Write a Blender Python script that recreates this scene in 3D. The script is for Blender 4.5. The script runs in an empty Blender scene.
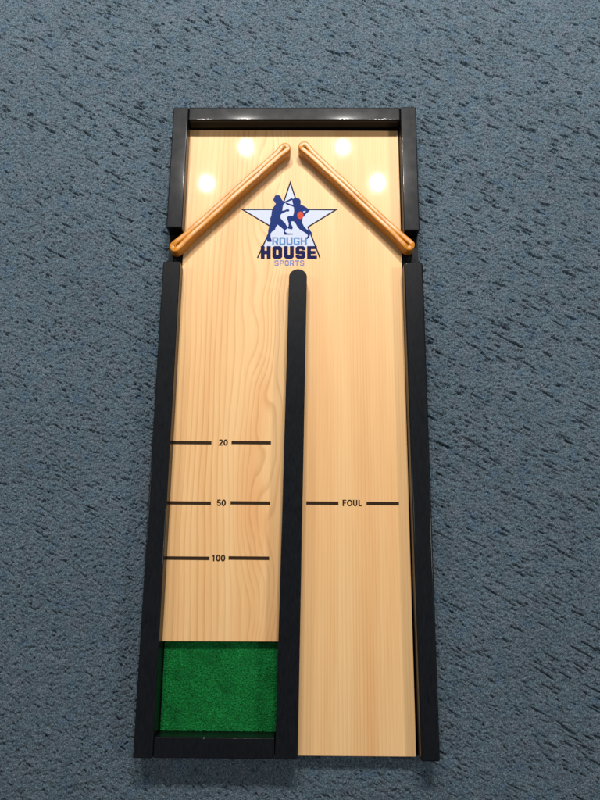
import bpy, bmesh, math
import numpy as np
from mathutils import Vector, Matrix

S = bpy.context.scene
COL = S.collection

# ------------------------------------------------------------------ camera
F_PX, TAU, ROLL = 693.0, math.radians(14.1), math.radians(0.52)
ZW = 0.020                      # top of the wooden playing surface
ZR = 0.047                      # top of the black rails
HC = 1.12
fwd = Vector((0, math.sin(TAU), -math.cos(TAU)))
up0 = Vector((0, math.cos(TAU), math.sin(TAU)))
rt0 = Vector((1, 0, 0))
rt = rt0 * math.cos(ROLL) + up0 * math.sin(ROLL)
up = up0 * math.cos(ROLL) - rt0 * math.sin(ROLL)
CAM = Vector((0, 0, HC))
cd = bpy.data.cameras.new("camera")
cam = bpy.data.objects.new("camera", cd)
COL.objects.link(cam)
m = Matrix.Identity(4)
for i in range(3):
    m[i][0], m[i][1], m[i][2], m[i][3] = rt[i], up[i], -fwd[i], CAM[i]
cam.matrix_world = m
cd.sensor_fit = 'VERTICAL'
cd.sensor_height = 24.0
cd.lens = F_PX / 800.0 * 24.0
cd.clip_start, cd.clip_end = 0.01, 100.0
S.camera = cam
S.render.resolution_x, S.render.resolution_y = 768, 1024

# ------------------------------------------------------------------ light
w = bpy.data.worlds.new("World")
S.world = w
w.use_nodes = True
bg = w.node_tree.nodes["Background"]
bg.inputs[0].default_value = (0.84, 0.92, 1.0, 1)     # bounce from the pale room
bg.inputs[1].default_value = 0.13

def lamp(name, loc, power, size, col=(1.0, 0.955, 0.90), spread=180):
    d = bpy.data.lights.new(name, 'AREA')
    d.shape = 'DISK'
    d.size = size
    d.energy = power
    d.color = col
    d.spread = math.radians(spread)
    o = bpy.data.objects.new(name, d)
    o.location = loc
    COL.objects.link(o)
    return o

CEIL = 2.7
for x, y, p, r in ((-0.348, 2.561, 36, .048), (0.252, 2.567, 38, .048), (-0.579, 2.309, 34, .060), (0.464, 2.32, 45, .060)):
    lamp("ceiling_downlight", (x, y, CEIL), p, r, spread=135)
lamp("ceiling_downlight", (-2.0, 0.4, CEIL), 20, 0.45)
lamp("ceiling_downlight", (2.1, 0.2, CEIL), 40, 0.45)

vs = S.view_settings
vs.view_transform = 'Standard'
vs.look = 'None'
vs.exposure = 0.0
vs.gamma = 1.0

# ------------------------------------------------------------------ helpers
def at(px, py, z):
    """point of the plane at height z that the photograph shows at pixel (px, py)"""
    d = fwd * F_PX + rt * (px - 300) - up * (py - 400)
    return CAM + d * ((z - HC) / d.z)

def link(name, me, mats, parent=None):
    o = bpy.data.objects.new(name, me)
    for k in (mats if isinstance(mats, (list, tuple)) else [mats]):
        me.materials.append(k)
    COL.objects.link(o)
    if parent:
        o.parent = parent
    return o

def bm_obj(name, bm, mats, parent=None, smooth=False):
    bmesh.ops.recalc_face_normals(bm, faces=bm.faces)
    me = bpy.data.meshes.new(name)
    bm.to_mesh(me)
    bm.free()
    if smooth:
        for p in me.polygons:
            p.use_smooth = True
    return link(name, me, mats, parent)

def add_prism(bm, poly, z0, z1):
    lo = [bm.verts.new((p[0], p[1], z0)) for p in poly]
    hi = [bm.verts.new((p[0], p[1], z1)) for p in poly]
    n = len(poly)
    bm.faces.new(lo[::-1])
    bm.faces.new(hi)
    for i in range(n):
        bm.faces.new((lo[i], lo[(i + 1) % n], hi[(i + 1) % n], hi[i]))

def prism(name, poly, z0, z1, mats, parent, bev=0.0, seg=3, smooth=True):
    bm = bmesh.new()
    add_prism(bm, poly, z0, z1)
    bmesh.ops.recalc_face_normals(bm, faces=bm.faces)
    if bev:
        es = [e for e in bm.edges if e.calc_face_angle(0) > 0.5 and max(v.co.z for v in e.verts) > z1 - 1e-6]
        bmesh.ops.bevel(bm, geom=es, offset=bev, segments=seg, profile=0.5, affect='EDGES', clamp_overlap=True)
    o = bm_obj(name, bm, mats, parent)
    if smooth:
        shade_auto(o)
    return o

def shade_auto(o):
    """smooth bevels that leave the large faces flat"""
    o.data.shade_smooth()
    wn = o.modifiers.new("weighted_normal", 'WEIGHTED_NORMAL')
    wn.weight = 100
    wn.mode = 'FACE_AREA'

def rect(x0, y0, x1, y1):
    return [(x0, y0), (x1, y0), (x1, y1), (x0, y1)]

def flat(name, loops, z, mats, parent, h=0.00012):
    """a thin print: filled outlines (holes allowed) lying at height z"""
    cu = bpy.data.curves.new(name, 'CURVE')
    cu.dimensions = '2D'
    cu.fill_mode = 'BOTH'
    cu.extrude = h / 2
    for lp in loops:
        sp = cu.splines.new('POLY')
        sp.points.add(len(lp) - 1)
        for i, p in enumerate(lp):
            sp.points[i].co = (p[0], p[1], 0, 1)
        sp.use_cyclic_u = True
    t = bpy.data.objects.new(name, cu)
    COL.objects.link(t)
    dg = bpy.context.evaluated_depsgraph_get()
    me = bpy.data.meshes.new_from_object(t.evaluated_get(dg))
    bpy.data.objects.remove(t)
    bpy.data.curves.remove(cu)
    me.name = name
    me.transform(Matrix.Translation((0, 0, z)))
    me.materials.clear()
    return link(name, me, mats, parent)

# ------------------------------------------------------------------ materials
class NT:
    def __init__(s, name):
        s.m = bpy.data.materials.new(name)
        s.m.use_nodes = True
        s.t = s.m.node_tree
        s.b = s.t.nodes["Principled BSDF"]
    def n(s, typ, **kw):
        nd = s.t.nodes.new(typ)
        for k, v in kw.items():
            setattr(nd, k, v)
        return nd
    def l(s, a, b):
        s.t.links.new(a, b)
    def math(s, op, a, b=None, c=None, clamp=False):
        nd = s.n("ShaderNodeMath", operation=op)
        nd.use_clamp = clamp
        for i, v in enumerate((a, b, c)):
            if v is None:
                continue
            if isinstance(v, (int, float)):
                nd.inputs[i].default_value = v
            else:
                s.l(v, nd.inputs[i])
        return nd.outputs[0]
    def noise(s, vec, scale, detail=3, rough=0.55, dim='3D'):
        nd = s.n("ShaderNodeTexNoise", noise_dimensions=dim)
        nd.inputs["Scale"].default_value = scale
        nd.inputs["Detail"].default_value = detail
        nd.inputs["Roughness"].default_value = rough
        s.l(vec, nd.inputs["Vector"])
        return nd.outputs["Fac"]
    def scaled(s, vec, sc):
        nd = s.n("ShaderNodeMapping")
        nd.inputs["Scale"].default_value = sc
        s.l(vec, nd.inputs["Vector"])
        return nd.outputs["Vector"]
    def obj(s):
        return s.n("ShaderNodeTexCoord").outputs["Object"]
    def ramp(s, fac, stops):
        nd = s.n("ShaderNodeValToRGB")
        cr = nd.color_ramp
        cr.elements[0].position, cr.elements[0].color = stops[0][0], (*stops[0][1], 1)
        cr.elements[1].position, cr.elements[1].color = stops[-1][0], (*stops[-1][1], 1)
        for p, c in stops[1:-1]:
            e = cr.elements.new(p)
            e.color = (*c, 1)
        s.l(fac, nd.inputs[0])
        return nd.outputs["Color"]
    def mix(s, fac, a, b, blend='MIX'):
        nd = s.n("ShaderNodeMix", data_type='RGBA', blend_type=blend)
        for sock, v in ((nd.inputs["Factor"], fac), (nd.inputs["A"], a), (nd.inputs["B"], b)):
            if isinstance(v, (int, float)):
                sock.default_value = v
            elif isinstance(v, tuple):
                sock.default_value = (*v, 1)
            else:
                s.l(v, sock)
        return nd.outputs["Result"]
    def bump(s, h, strength, dist):
        nd = s.n("ShaderNodeBump")
        nd.inputs["Strength"].default_value = strength
        nd.inputs["Distance"].default_value = dist
        s.l(h, nd.inputs["Height"])
        s.l(nd.outputs[0], s.b.inputs["Normal"])

def plain(name, col, rough, var=0.12, scale=300, bump=0.0, spec=0.5):
    t = NT(name)
    o = t.obj()
    n = t.noise(o, scale, 4)
    c = t.ramp(n, [(0.3, tuple(k * (1 - var) for k in col)), (0.7, tuple(k * (1 + var) for k in col))])
    t.l(c, t.b.inputs["Base Color"])
    t.b.inputs["Roughness"].default_value = rough
    t.b.inputs["Specular IOR Level"].default_value = spec
    if bump:
        t.bump(n, bump, 0.0004)
    return t.m

def wood_mat():
    t = NT("lacquered_pine")
    o = t.obj()
    sp = t.n("ShaderNodeSeparateXYZ")
    t.l(o, sp.inputs[0])
    x, y = sp.outputs[0], sp.outputs[1]
    # 1 in the left-hand board, 0 in the right-hand one (two different veneers meet at the middle)
    left = t.math('SUBTRACT', 1.0, t.math('MULTIPLY', t.math('ADD', x, 0.022), 150.0, clamp=True), clamp=True)
    lowf = t.math('SUBTRACT', t.noise(t.scaled(o, (7, 1.6, 1)), 1.0, 2), 0.5)
    # ring coordinate of the left board: tight at the left, cathedral loops round x = -0.06
    g = t.math('DIVIDE', t.math('ADD', x, 0.058), 0.034)
    g = t.math('POWER', 2.718, t.math('MULTIPLY', t.math('MULTIPLY', g, g), -1.0))
    big = t.math('SUBTRACT', t.noise(t.scaled(o, (9, 4.2, 1)), 1.0, 1.5, 0.45), 0.5)
    u = t.math('ADD', x, t.math('MULTIPLY', lowf, 0.045))
    u = t.math('ADD', u, t.math('MULTIPLY', t.math('MULTIPLY', big, g), 0.145))
    u = t.math('ADD', u, t.math('MULTIPLY', t.math('SUBTRACT', t.noise(t.scaled(o, (60, 5, 1)), 1.0, 2), 0.5), 0.0035))
    ul = t.math('FRACT', t.math('MULTIPLY', u, 105.0))
    rl = t.ramp(ul, [(0.0, (0, 0, 0)), (0.55, (0.18,) * 3), (0.86, (1, 1, 1)), (0.93, (0.35,) * 3), (1.0, (0, 0, 0))])
    ur = t.math('ADD', x, t.math('MULTIPLY', t.math('SUBTRACT', t.noise(t.scaled(o, (30, 0.8, 1)), 1.0, 2), 0.5), 0.012))
    ur = t.math('FRACT', t.math('MULTIPLY', ur, 190.0))
    rr = t.ramp(ur, [(0.0, (0, 0, 0)), (0.6, (0.2,) * 3), (0.85, (0.62,) * 3), (1.0, (0, 0, 0))])
    ring = t.mix(left, rr, rl)
    # strength of the latewood lines changes across the board
    amp = t.noise(t.scaled(o, (16, 0.9, 1)), 1.0, 2)
    amp = t.math('MULTIPLY', t.math('SUBTRACT', amp, 0.22), 1.55, clamp=True)
    fac = t.math('MULTIPLY', ring, amp)
    base = t.ramp(t.noise(t.scaled(o, (22, 1.1, 1)), 1.0, 3), [(0.34, (0.69, 0.390, 0.170)), (0.5, (0.72, 0.440, 0.200)), (0.66, (0.745, 0.485, 0.235))])
    pink = t.math('MULTIPLY', t.math('MULTIPLY', g, left), t.math('MULTIPLY', t.math('ADD', big, 0.02), 5.0, clamp=True), clamp=True)
    base = t.mix(t.math('MULTIPLY', pink, 0.8), base, (0.69, 0.33, 0.13))
    c = t.mix(t.math('MULTIPLY', fac, 0.78), base, (0.44, 0.205, 0.058))
    fib = t.noise(t.scaled(o, (1400, 14, 1)), 1.0, 3, 0.6)
    c = t.mix(0.22, c, t.ramp(fib, [(0.3, (0.45,) * 3), (0.7, (1, 1, 1))]), 'MULTIPLY')
    por = t.noise(t.scaled(o, (420, 420, 420)), 1.0, 2)
    c = t.mix(t.math('GREATER_THAN', por, 0.80), c, (0.42, 0.2, 0.06))
    t.l(c, t.b.inputs["Base Color"])
    t.b.inputs["Roughness"].default_value = 0.42
    t.b.inputs["Specular IOR Level"].default_value = 0.18
    t.b.inputs["Coat Weight"].default_value = 0.9
    sm = t.ramp(t.noise(o, 24, 5, 0.65), [(0.3, (0.020,) * 3), (0.7, (0.028,) * 3)])
    t.l(sm, t.b.inputs["Coat Roughness"])
    t.b.inputs["Coat IOR"].default_value = 1.45
    h = t.math('ADD', t.math('MULTIPLY', fib, 0.6), ring)
    t.bump(h, 0.06, 0.0005)
    return t.m

def black_mat():
    t = NT("black_lacquer")
    o = t.obj()
    n = t.noise(t.scaled(o, (500, 90, 500)), 1.0, 4)
    c = t.ramp(n, [(0.3, (0.0035, 0.0042, 0.0058)), (0.7, (0.0075, 0.0085, 0.0108))])
    t.l(c, t.b.inputs["Base Color"])
    r = t.ramp(t.noise(o, 60, 4), [(0.3, (0.34,) * 3), (0.7, (0.42,) * 3)])
    t.l(r, t.b.inputs["Roughness"])
    t.b.inputs['Specular IOR Level'].default_value = 0.06
    t.b.inputs['Coat Weight'].default_value = 0.20
    t.b.inputs['Coat Roughness'].default_value = 0.07
    t.bump(n, 0.05, 0.0002)
    return t.m

def carpet_mat():
    t = NT("blue_grey_carpet")
    o = t.obj()
    f = t.noise(o, 620, 3, 0.65)
    c = t.ramp(f, [(0.36, (0.014, 0.027, 0.040)), (0.5, (0.050, 0.075, 0.099)), (0.64, (0.140, 0.182, 0.218))])
    # flecks of other yarn
    h = t.noise(o, 34, 4, 0.7)
    c = t.mix(0.7, c, t.ramp(h, [(0.36, (0.72, 0.90, 1.10)), (0.46, (0.94, 1.02, 0.98)), (0.54, (1, 1, 1.02)), (0.64, (1.14, 0.98, 1.0))]), 'MULTIPLY')
    lint = t.noise(o, 210, 1)
    c = t.mix(t.math('GREATER_THAN', lint, 0.842), c, (0.42, 0.42, 0.40))
    l = t.noise(o, 5, 2)
    c = t.mix(0.5, c, t.ramp(l, [(0.3, (0.85,) * 3), (0.7, (1.1,) * 3)]), 'MULTIPLY')
    t.l(c, t.b.inputs["Base Color"])
    t.b.inputs["Roughness"].default_value = 1.0
    t.b.inputs["Specular IOR Level"].default_value = 0.08
    t.b.inputs["Sheen Tint"].default_value = (0.80, 0.92, 1.0, 1)
    t.b.inputs["Sheen Weight"].default_value = 0.22
    t.b.inputs["Sheen Roughness"].default_value = 0.6
    t.bump(f, 0.8, 0.0010)
    return t.m

def felt_mat():
    t = NT("green_felt")
    o = t.obj()
    f = t.noise(o, 520, 4, 0.7)
    c = t.ramp(f, [(0.36, (0.002, 0.042, 0.010)), (0.64, (0.012, 0.200, 0.045))])
    c = t.mix(0.8, c, t.ramp(t.noise(o, 28, 3), [(0.35, (0.72,) * 3), (0.65, (1.15,) * 3)]), 'MULTIPLY')
    t.l(c, t.b.inputs["Base Color"])
    t.b.inputs["Roughness"].default_value = 1.0
    t.b.inputs["Specular IOR Level"].default_value = 0.05
    t.bump(f, 0.7, 0.001)
    return t.m

def rubber_mat():
    t = NT("amber_rubber")
    o = t.obj()
    f = t.noise(o, 45, 3)
    c = t.ramp(f, [(0.3, (0.41, 0.148, 0.009)), (0.7, (0.52, 0.215, 0.016))])
    t.l(c, t.b.inputs["Base Color"])
    t.b.inputs["Roughness"].default_value = 0.30
    t.b.inputs["Specular IOR Level"].default_value = 0.30
    t.b.inputs["Subsurface Weight"].default_value = 0.35
    t.b.inputs["Subsurface Radius"].default_value = (1.0, 0.4, 0.08)
    t.b.inputs["Subsurface Scale"].default_value = 0.004
    t.bump(t.noise(t.scaled(o, (60, 60, 60)), 1.0, 2), 0.15, 0.001)
    return t.m

WOOD, BLACK, CARPET, FELT, RUBBER = wood_mat(), black_mat(), carpet_mat(), felt_mat(), rubber_mat()
INK = plain("dark_brown_ink", (0.030, 0.016, 0.007), 0.15)
NAVY = plain("navy_ink", (0.013, 0.028, 0.135), 0.10, spec=0.12)
DEEP = plain("deep_navy_ink", (0.012, 0.013, 0.062), 0.10, spec=0.12)
OUTL = plain("dark_outline_ink", (0.018, 0.016, 0.030), 0.10, spec=0.12)
PALE = plain("pale_blue_ink", (0.46, 0.50, 0.61), 0.10, var=0.05, spec=0.15)
SKY = plain("light_blue_ink", (0.09, 0.20, 0.40), 0.10, spec=0.12)
LILAC = plain("lavender_blue_ink", (0.16, 0.20, 0.42), 0.10, spec=0.12)
RED = plain("red_ink", (0.46, 0.060, 0.035), 0.10, spec=0.12)
PEG = plain("peg_wood", (0.50, 0.34, 0.18), 0.3)

# ------------------------------------------------------------------ carpet (the ground)
def axis(lo, hi, step, far):
    core = np.arange(lo, hi + step / 2, step)
    out, s, v = [], step, hi
    while v < far:
        s *= 1.35
        v += s
        out.append(v)
    ext = np.array(out)
    return np.concatenate([(lo - (ext - hi))[::-1], core, ext])

def carpet():
    st = 0.0012
    xs = axis(-0.95, 0.95, st, 6.0)
    ys = axis(-0.62, 1.62, st, 6.0)
    nx, ny = len(xs), len(ys)
    rng = np.random.default_rng(7)
    fy = np.fft.fftfreq(ny)[:, None]
    fx = np.fft.rfftfreq(nx)[None, :]
    def gauss(sl, ss, ang):
        """noise blurred sl cells along the direction ang and ss across it"""
        a = math.radians(ang)
        u = fx * math.cos(a) + fy * math.sin(a)
        v = -fx * math.sin(a) + fy * math.cos(a)
        k = np.exp(-2 * math.pi ** 2 * ((u * sl) ** 2 + (v * ss) ** 2))
        n = np.fft.irfft2(np.fft.rfft2(rng.standard_normal((ny, nx))) * k, s=(ny, nx))
        return n / n.std()
    def sst(a, b, x):
        q = np.clip((x - a) / (b - a), 0, 1)
        return q * q * (3 - 2 * q)
    X, Y = np.meshgrid(xs, ys)
    # the pile leans more strongly in some places than in others
    dirn = np.clip(0.42 + 0.45 * X + 0.58 * Y + 0.12 * gauss(70, 70, 0), 0.12, 1.0)
    h = 0.0009 * gauss(0.6, 0.6, 0) + 0.0006 * gauss(1.6, 1.2, -28) + 0.0004 * gauss(9, 6, -28)
    h -= 0.0072 * dirn * sst(1.45, 2.2, gauss(4.5, 0.75, -25))
    h -= 0.0076 * dirn * sst(1.65, 2.4, gauss(8.0, 0.8, -29))
    h -= 0.0038 * (1.2 - 0.6 * dirn) * sst(1.15, 2.3, gauss(2.4, 0.8, -38))
    h -= 0.0028 * (1.2 - 0.8 * dirn) * sst(1.25, 2.3, gauss(2.0, 0.8, 30))
    h = np.clip(h, -0.010, 0.0030) - 0.0030
    far = np.maximum(np.abs(X) - 0.93, np.maximum(-0.60 - Y, Y - 1.60))
    h *= 1 - sst(0.0, 0.02, far)                   # the coarse outskirts lie flat
    co = np.stack([X, Y, h], -1).reshape(-1, 3).astype(np.float32)
    i = (np.arange(ny - 1)[:, None] * nx + np.arange(nx - 1)[None, :]).ravel()
    q = np.stack([i, i + 1, i + nx + 1, i + nx], -1).astype(np.int32)
    me = bpy.data.meshes.new("carpet")
    me.vertices.add(len(co))
    me.vertices.foreach_set("co", co.ravel())
    me.loops.add(q.size)
    me.loops.foreach_set("vertex_index", q.ravel())
    me.polygons.add(len(q))
    me.polygons.foreach_set("loop_start", (np.arange(len(q)) * 4).astype(np.int32))
    me.update()
    me.shade_smooth()
    o = link("carpet", me, CARPET)
    o["kind"] = "structure"
    o["label"] = "blue grey low pile carpet with short dark slanting furrows"
    return o
carpet()

# ------------------------------------------------------------------ the game board
board = bpy.data.objects.new("game_board", None)
board.empty_display_size = 0.1
COL.objects.link(board)
board["label"] = "long wooden tabletop shuffling game board with black rails lying flat on blue grey carpet"
board["category"] = "board game"

XL0, XL1 = -0.2305, -0.2035      # left rail, outside and inside
XR0, XR1 = 0.1745, 0.2025        # right rail, inside and outside
Y0, Y1 = -0.2545, 0.8090

# base: bottom panel, with low blocks where the side rails are interrupted
bm = bmesh.new()
add_prism(bm, rect(XL0 + .0015, Y0 + .0015, XR1 - .0005, Y1 - .0015), 0.0, 0.0045)
add_prism(bm, rect(XL0 + .0012, 0.480, XL1 - .0006, 0.600), 0.004, 0.0185)
add_prism(bm, rect(XR0 + .0006, 0.480, XR1 - .0002, 0.600), 0.004, 0.0185)
add_prism(bm, rect(0.0, Y0 + .004, XR0 - .003, 0.78), 0.004, 0.0095)
add_prism(bm, rect(XL1 + .004, -0.090, 0.002, 0.78), 0.004, 0.0092)
bm_obj("base_board", bm, BLACK, board)

# playing surface: one L-shaped sheet, the left lane stops short at the pocket
surf = prism("playing_surface",
             [(XL1 - .0012, -0.1000), (-0.0245, -0.0990), (-0.0245, -0.2556), (XR0 - .0012, -0.2556),
              (XR0 - .0008, 0.7815), (XL1 - .0012, 0.7795)], 0.0100, ZW, WOOD, board, bev=0.0008, seg=2)

felt_p = rect(XL1 + .0012, -0.2262, -0.0255, -0.0900)
def felt():
    bm = bmesh.new()
    n, mm = 210, 165
    x0, y0 = felt_p[0]; x1, y1 = felt_p[2]
    rng = np.random.default_rng(3)
    g = [[bm.verts.new((x0 + (x1 - x0) * i / n, y0 + (y1 - y0) * j / mm, 0.0058 + 0.0020 * rng.random() ** 1.5)) for i in range(n + 1)] for j in range(mm + 1)]
    for j in range(mm):
        for i in range(n):
            bm.faces.new((g[j][i], g[j][i + 1], g[j + 1][i + 1], g[j + 1][i]))
    bm_obj("pocket_felt", bm, FELT, board, smooth=True)
felt()

# rails
prism("top_rail", [(XL1 + .0002, 0.7800), (XR0 - .0002, 0.7838), (XR0 - .0002, 0.8112), (XL1 + .0002, 0.8072)], 0.001, ZR - .0002, BLACK, board, bev=0.0028, seg=4)
prism("side_rail", [(XL0, 0.5705), (XL1, 0.5705), (XL1, 0.8072), (XL0, 0.8068)], 0.001, ZR, BLACK, board, bev=0.0018, seg=4)
prism("side_rail", [(XR0, 0.5690), (XR1 - .0012, 0.5690), (XR1, 0.8116), (XR0, 0.8112)], 0.001, ZR, BLACK, board, bev=0.0018, seg=4)
prism("side_rail", [(XL0 - .0012, Y0), (XL1 - .0004, Y0), (XL1 + .0004, 0.5080), (XL0 - .0016, 0.5080)], 0.001, ZR, BLACK, board, bev=0.0018, seg=4)

def rounded(poly, rad, which, n=7):
    out = []
    k = len(poly)
    for i, p in enumerate(poly):
        if i not in which:
            out.append(p)
            continue
        P, A, B = Vector(p), Vector(poly[i - 1]), Vector(poly[(i + 1) % k])
        a, b = P + (A - P).normalized() * rad, P + (B - P).normalized() * rad
        for j in range(n + 1):
            s = j / n
            q = (1 - s) ** 2 * a + 2 * s * (1 - s) * P + s * s * b
            out.append((q.x, q.y))
    return out

prism("side_rail", rounded([(XR0 + .0016, Y0 - .001), (XR1 + .0004, Y0 - .001), (XR1 + .0022, 0.5105), (XR0 - .0018, 0.5105)], 0.006, (2, 3)),
      0.001, ZR, BLACK, board, bev=0.0030, seg=4)
prism("front_rail", [(XL1 + .0003, Y0 + .0004), (-0.0318, Y0 + .0004), (-0.0318, -0.2264), (XL1 + .0003, -0.2264)], 0.001, ZR - .0006, BLACK, board, bev=0.0016)

# centre divider with a rounded nose
nose = []
cxn, cyn, rn = -0.0052, 0.4815, 0.0149
for k in range(33):
    a = math.pi * k / 32
    nose.append((cxn + rn * math.cos(a), cyn + rn * 0.97 * math.sin(a)))
prism("centre_divider", [(-0.0310, Y0 + .0002), (0.0014, Y0 + .0002)] + nose, 0.0012, ZR + .0004, BLACK, board, bev=0.0010, seg=2)

# rubber bands looped over two pegs each, used as bumpers
def band(p0, p1, z0, z1, pinch):
    """p0, p1: peg centres; the two strands sag towards each other between them"""
    a, b = Vector(p0), Vector(p1)
    L = (b - a).length
    d = (b - a) / L
    nrm = Vector((-d.y, d.x))
    th, rp = 0.0092, 0.0010                     # strip thickness, peg radius
    rc = rp + th / 2                            # centre line radius
    path = []
    N = 40
    def half(s):
        e = min(s / 0.022, (L - s) / 0.010)
        k = 1 - math.exp(-e * e)
        return rc - (rc - th / 2 + 0.0011) * pinch * k
    for i in range(N + 1):                      # strand on the +nrm side, then round p1, back, and round p0
        s = L * i / N
        path.append(a + d * s + nrm * half(s))
    for i in range(1, 10):
        t = math.pi * i / 10
        path.append(b + nrm * rc * math.cos(t) + d * rc * math.sin(t))
    for i in range(N + 1):
        s = L * (1 - i / N)
        path.append(a + d * s - nrm * half(s))
    for i in range(1, 10):
        t = math.pi * i / 10
        path.append(a - nrm * rc * math.cos(t) - d * rc * math.sin(t))
    hw, rr = th / 2, 0.0022
    prof = []
    for cx, cz, s0 in ((hw - rr, z1 - rr, 0), (-hw + rr, z1 - rr, 90), (-hw + rr, z0 + rr, 180), (hw - rr, z0 + rr, 270)):
        for k in range(5):
            t = math.radians(s0 + 90 * k / 4)
            prof.append((cx + rr * math.cos(t), cz + rr * math.sin(t)))
    bm = bmesh.new()
    n = len(path)
    rings = []
    for i in range(n):
        tg = (path[(i + 1) % n] - path[i - 1]).normalized()
        nn = Vector((tg.y, -tg.x))
        wob = 0.0005 * math.sin(i * 0.30) + 0.0002 * math.sin(i * 0.9 + 1)
        rings.append([bm.verts.new((path[i].x + nn.x * q, path[i].y + nn.y * q, z + wob)) for q, z in prof])
    for i in range(n):
        r0, r1 = rings[i], rings[(i + 1) % n]
        for k in range(len(prof)):
            bm.faces.new((r0[k], r0[(k + 1) % len(prof)], r1[(k + 1) % len(prof)], r1[k]))
    bm_obj("rubber_band", bm, RUBBER, board, smooth=True)
    for p in (p0, p1):
        bm = bmesh.new()
        segs = 18
        prev = None
        for zz, r in ((0.0175, 0.0010), (z1 - .0012, 0.0010), (z1 - .0004, 0.0008), (z1 + .0001, 0.0004)):
            ring = [bm.verts.new((p[0] + r * math.cos(2 * math.pi * k / segs), p[1] + r * math.sin(2 * math.pi * k / segs), zz)) for k in range(segs)]
            if prev:
                for k in range(segs):
                    bm.faces.new((prev[k], prev[(k + 1) % segs], ring[(k + 1) % segs], ring[k]))
            else:
                bm.faces.new(ring[::-1])
            prev = ring
        bm.faces.new(prev)
        bm_obj("peg", bm, PEG, board, smooth=True)

ZB0, ZB1 = 0.0225, 0.0450
def xy(px, py, z):
    p = at(px, py, z)
    return (p.x, p.y)
band(xy(175.3, 246.0, ZB1), xy(284.8, 147.5, ZB1), ZB0, ZB1, 1.0)
band(xy(409.0, 244.5, ZB1), xy(304.2, 146.0, ZB1), ZB0, ZB1, 1.0)

# ------------------------------------------------------------------ printed lines and numbers
ZP = ZW + 0.00012
def stroke(path, t, closed=False):
    """outline(s) of a pen line of thickness t"""
    n = len(path)
    L, R = [], []
    for i in range(n):
        P = Vector(path[i])
        A = Vector(path[i - 1]) if (i > 0 or closed) else None
        B = Vector(path[(i + 1) % n]) if (i < n - 1 or closed) else None
        e1 = (P - A).normalized() if A is not None else (B - P).normalized()
        e2 = (B - P).normalized() if B is not None else e1
        n1, n2 = Vector((-e1.y, e1.x)), Vector((-e2.y, e2.x))
        bis = n1 + n2
        bis = bis / max(bis.length_squared / 2, 0.16)
        L.append(tuple(P + bis * t / 2))
        R.append(tuple(P - bis * t / 2))
    return [L, R] if closed else [L + R[::-1]]
def arc(cx, cy, rx, ry, a0, a1, n=10):
    return [(cx + rx * math.cos(math.radians(a0 + (a1 - a0) * k / n)), cy + ry * math.sin(math.radians(a0 + (a1 - a0) * k / n))) for k in range(n + 1)]
def sign(ch):
    """outlines of a bold sans serif character, cap height 1, and its width"""
    t = 0.195
    if ch == '0':
        return stroke(arc(.29, .5, .20, .42, 0, 345, 23), t, True), .58
    if ch == 'O':
        return stroke(arc(.38, .5, .30, .42, 0, 345, 23), t, True), .76
    if ch == '1':
        return [[(.23, 0), (.41, 0), (.41, 1), (.27, 1), (.22, .90), (.07, .80), (.07, .64), (.23, .71)]], .54
    if ch == '2':
        return stroke(arc(.28, .70, .19, .215, 165, -35, 12) + [(.30, .36), (.15, .20), (.10, .09), (.53, .09)], t), .58
    if ch == '5':
        return stroke([(.51, .91), (.17, .91), (.12, .53)] + arc(.28, .325, .205, .235, 125, -160, 14), t), .58
    if ch == 'F':
        return [[(0.05, 0), (.25, 0), (.25, .42), (.54, .42), (.54, .58), (.25, .58), (.25, .83), (.60, .83), (.60, 1), (.05, 1)]], .64
    if ch == 'U':
        return stroke([(.14, 1)] + arc(.36, .34, .22, .255, 180, 360, 12) + [(.58, 1)], t), .72
    if ch == 'L':
        return [[(.06, 0), (.60, 0), (.60, .17), (.26, .17), (.26, 1), (.06, 1)]], .63
def written(name, word, cap, cx, cy, parent, wide):
    x, loops = 0.0, []
    for ch in word:
        ls, wd = sign(ch)
        loops += [[(px + x, py) for px, py in lp] for lp in ls]
        x += wd + 0.05
    loops = [[(cx + (px - x / 2) * cap * wide, cy + (py - 0.5) * cap) for px, py in lp] for lp in loops]
    return flat(name, loops, ZP, INK, parent)

LINES = (("20", 172.2, 211.5, 223.5, 231.5, 271.0, 442.5), ("50", 166.0, 211.0, 221.5, 230.5, 270.0, 502.8),
         ("100", 161.0, 209.5, 218.5, 228.5, 269.2, 558.0), ("FOUL", 306.3, 338.5, 352.5, 366.5, 399.0, 503.0))
for word, a, b, tx, c, d, py in LINES:
    for u, v in ((a, b), (c, d)):
        dy = 0.4 if word == "FOUL" and u > 350 else 0
        p, q = at(u, py + dy, ZP), at(v, py + dy, ZP)
        x0 = max(p.x, XL1 - 0.0009)
        flat("score_line", [rect(x0, p.y - 0.0027, q.x, p.y + 0.0027)], ZP, INK, surf)
    p = at(tx, py, ZP)
    written("score_number" if word != "FOUL" else "foul_word", word, 0.0100, p.x, p.y, surf, 1.10 if word == "FOUL" else 1.2)

# ------------------------------------------------------------------ emblem
def pts(lst, ox, oy, k):
    """pixels of an enlargement -> points of the playing surface"""
    r = []
    for u, v in lst:
        p = at(ox + u / k, oy + v / k, ZP)
        r.append((p.x, p.y))
    return r

star_line = [(257.5, 258.0), (271.6, 227.0), (242.5, 209.6), (281.2, 209.4), (290.3, 182.6), (299.2, 209.4), (336.0, 209.8), (308.0, 227.0), (320.0, 258.0)]
star_fill = [(262.2, 247.2)] + star_line[1:-1] + [(316.0, 247.2)]
emblem = flat("emblem", [pts(star_fill, 0, 0, 1)], ZP, PALE, board)
def sub(name, loops, dz, mat):
    return flat(name, loops, ZP + dz, mat, emblem)
sub("star_outline", [pts(lp, 0, 0, 1) for lp in stroke(star_line, 1.35)], 0.00003, OUTL)

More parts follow.
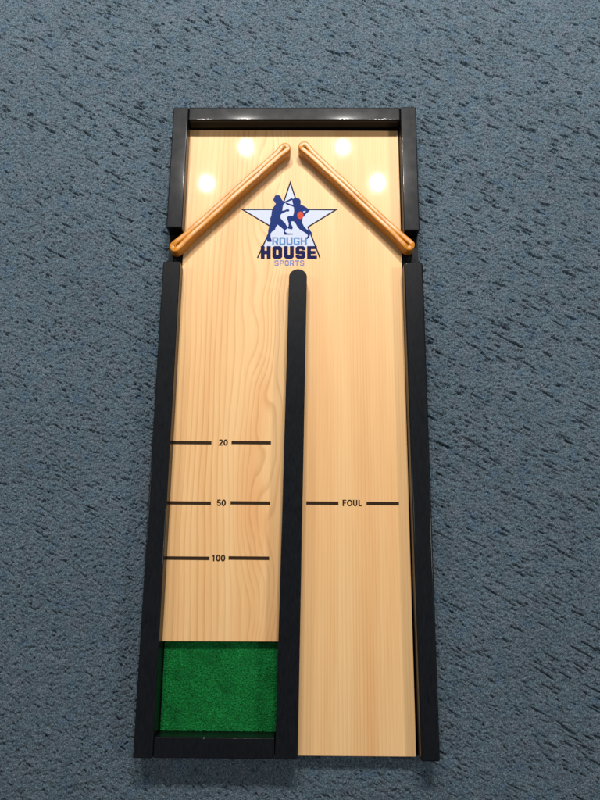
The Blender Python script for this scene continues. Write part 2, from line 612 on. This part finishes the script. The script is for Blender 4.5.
# left player, from an enlargement x15 of (264,190)
PL = [(165, 85), (185, 76), (225, 78), (250, 98), (258, 128), (272, 150), (300, 180), (345, 158), (405, 128), (425, 122), (440, 150), (400, 160), (345, 185),
      (300, 205), (288, 225), (282, 262), (275, 312), (318, 302), (340, 288), (372, 292), (384, 306), (368, 324), (335, 322), (290, 345), (258, 362), (246, 385),
      (250, 425), (285, 465), (318, 495), (335, 530), (352, 545), (352, 575), (322, 600), (315, 625), (350, 650), (440, 655), (435, 670), (300, 672), (302, 600),
      (255, 560), (205, 520), (180, 555), (160, 605), (120, 625), (100, 655), (98, 700), (118, 765), (110, 778), (55, 778), (40, 745), (42, 690), (60, 650),
      (62, 610), (78, 545), (95, 480), (92, 430), (110, 380), (118, 315), (140, 260), (160, 235), (178, 205), (160, 185), (150, 165), (136, 150), (150, 120)]
PR = [(455, 122), (490, 118), (530, 128), (552, 165), (548, 215), (600, 240), (650, 272), (690, 300), (660, 335), (625, 362), (600, 400), (585, 405), (575, 450), (572, 490),
      (600, 545), (640, 590), (690, 605), (720, 640), (710, 660), (690, 670), (680, 700), (655, 735), (630, 738), (640, 715), (658, 690), (650, 665),
      (600, 630), (545, 600), (505, 560), (470, 495), (445, 470), (412, 470), (405, 505), (432, 560), (425, 592), (400, 588), (360, 580), (352, 556), (368, 545), (370, 500),
      (352, 445), (345, 415), (362, 392), (435, 388), (450, 340), (452, 290), (445, 255), (410, 240), (350, 222), (322, 205), (340, 190), (400, 212), (440, 222), (424, 170), (430, 140)]
sub("player_silhouette", [pts(PL, 264, 190, 15)], 0.00005, NAVY)
sub("player_silhouette", [pts(PR, 264, 190, 15)], 0.00008, NAVY)
sub("elbow_gap", [pts([(588, 318), (630, 316), (612, 334), (592, 338)], 264, 190, 15)], 0.00011, PALE)
bc = [(545 + 47 * math.cos(k * math.pi / 12), 380 + 56 * math.sin(k * math.pi / 12)) for k in range(24)]
sub("ball", [pts(bc, 264, 190, 15)], 0.00014, RED)

# block lettering on a 10 x 14 grid, chamfered corners
def box_ring(w, h, s, c, ci):
    o = [(c, 0), (w - c, 0), (w, c), (w, h - c), (w - c, h), (c, h), (0, h - c), (0, c)]
    i = [(s + ci, s), (w - s - ci, s), (w - s, s + ci), (w - s, h - s - ci), (w - s - ci, h - s), (s + ci, h - s), (s, h - s - ci), (s, s + ci)]
    return [o, i]
def glyph(ch, s=3.2, w=10.0, h=14.0):
    c, ci, mid = 2.0, 0.7, h / 2
    if ch == 'O':
        return box_ring(w, h, s, c, ci)
    if ch == 'H':
        return [[(0, 0), (s, 0), (s, mid - s / 2), (w - s, mid - s / 2), (w - s, 0), (w, 0), (w, h), (w - s, h), (w - s, mid + s / 2), (s, mid + s / 2), (s, h), (0, h)]]
    if ch == 'U':
        return [[(c, 0), (w - c, 0), (w, c), (w, h), (w - s, h), (w - s, s + ci), (w - s - ci, s), (s + ci, s), (s, s + ci), (s, h), (0, h), (0, c)]]
    if ch == 'S':
        a, b = mid - s / 2, mid + s / 2
        k = s * 0.86
        return [[(c, 0), (w - c, 0), (w, c), (w, b - c * .4), (w - c, b), (s, b), (s, h - k), (w - s, h - k), (w - s, h - k - 1.2), (w, h - k - 1.2), (w, h - c), (w - c, h), (c, h), (0, h - c),
                 (0, a + c * .4), (c, a), (w - s, a), (w - s, k), (s, k), (s, k + 1.2), (0, k + 1.2), (0, c)]]
    if ch == 'E':
        k = s * 0.86
        return [[(0, 0), (w, 0), (w, k), (s, k), (s, mid - k / 2), (w - 1.5, mid - k / 2), (w - 1.5, mid + k / 2), (s, mid + k / 2), (s, h - k), (w, h - k), (w, h), (0, h)]]
    if ch == 'R' or ch == 'P':
        lo = mid - s * .45
        out = [(0, 0), (s, 0), (s, lo)]
        if ch == 'R':
            out += [(w * .45, lo), (w - s, 0), (w, 0), (w - s * .35, lo + .4), (w, lo + c)]
        else:
            out += [(w - c, lo), (w, lo + c)]
        out += [(w, h - c), (w - c, h), (0, h)]
        k = s * .8
        return [out, [(s, lo + k), (w - s, lo + k), (w - s, h - k), (s, h - k)]]
    if ch == 'G':
        return [[(c, 0), (w - c, 0), (w, c), (w, mid + .3), (w * .5, mid + .3), (w * .5, mid - s * .6), (w - s, mid - s * .6), (w - s, s), (s, s), (s, h - s), (w - s, h - s), (w - s, h - s - 1.2),
                 (w, h - s - 1.2), (w, h - c), (w - c, h), (c, h), (0, h - c), (0, c)]]
    if ch == 'T':
        return [[(w / 2 - s / 2, 0), (w / 2 + s / 2, 0), (w / 2 + s / 2, h - s), (w, h - s), (w, h), (0, h), (0, h - s), (w / 2 - s / 2, h - s)]]
def lettering(word, x0, x1, ytop, ybot, s, gap, mat, dz):
    n = len(word)
    tot = n * 10 + (n - 1) * gap
    loops = []
    for i, ch in enumerate(word):
        for lp in glyph(ch, s):
            q = []
            for u, v in lp:
                fx = (i * (10 + gap) + u) / tot
                q.append((x0 + (x1 - x0) * fx, ybot + (ytop - ybot) * v / 14.0))
            loops.append(pts(q, 0, 0, 1))
    return sub("lettering", loops, dz, mat)
lettering("ROUGH", 272.3, 306.8, 237.2, 245.0, 2.7, 1.6, SKY, 0.00017)
lettering("HOUSE", 260.8, 317.0, 246.1, 258.8, 3.9, 1.7, DEEP, 0.00020)
lettering("SPORTS", 274.6, 304.2, 260.3, 265.6, 2.5, 2.4, LILAC, 0.00023)
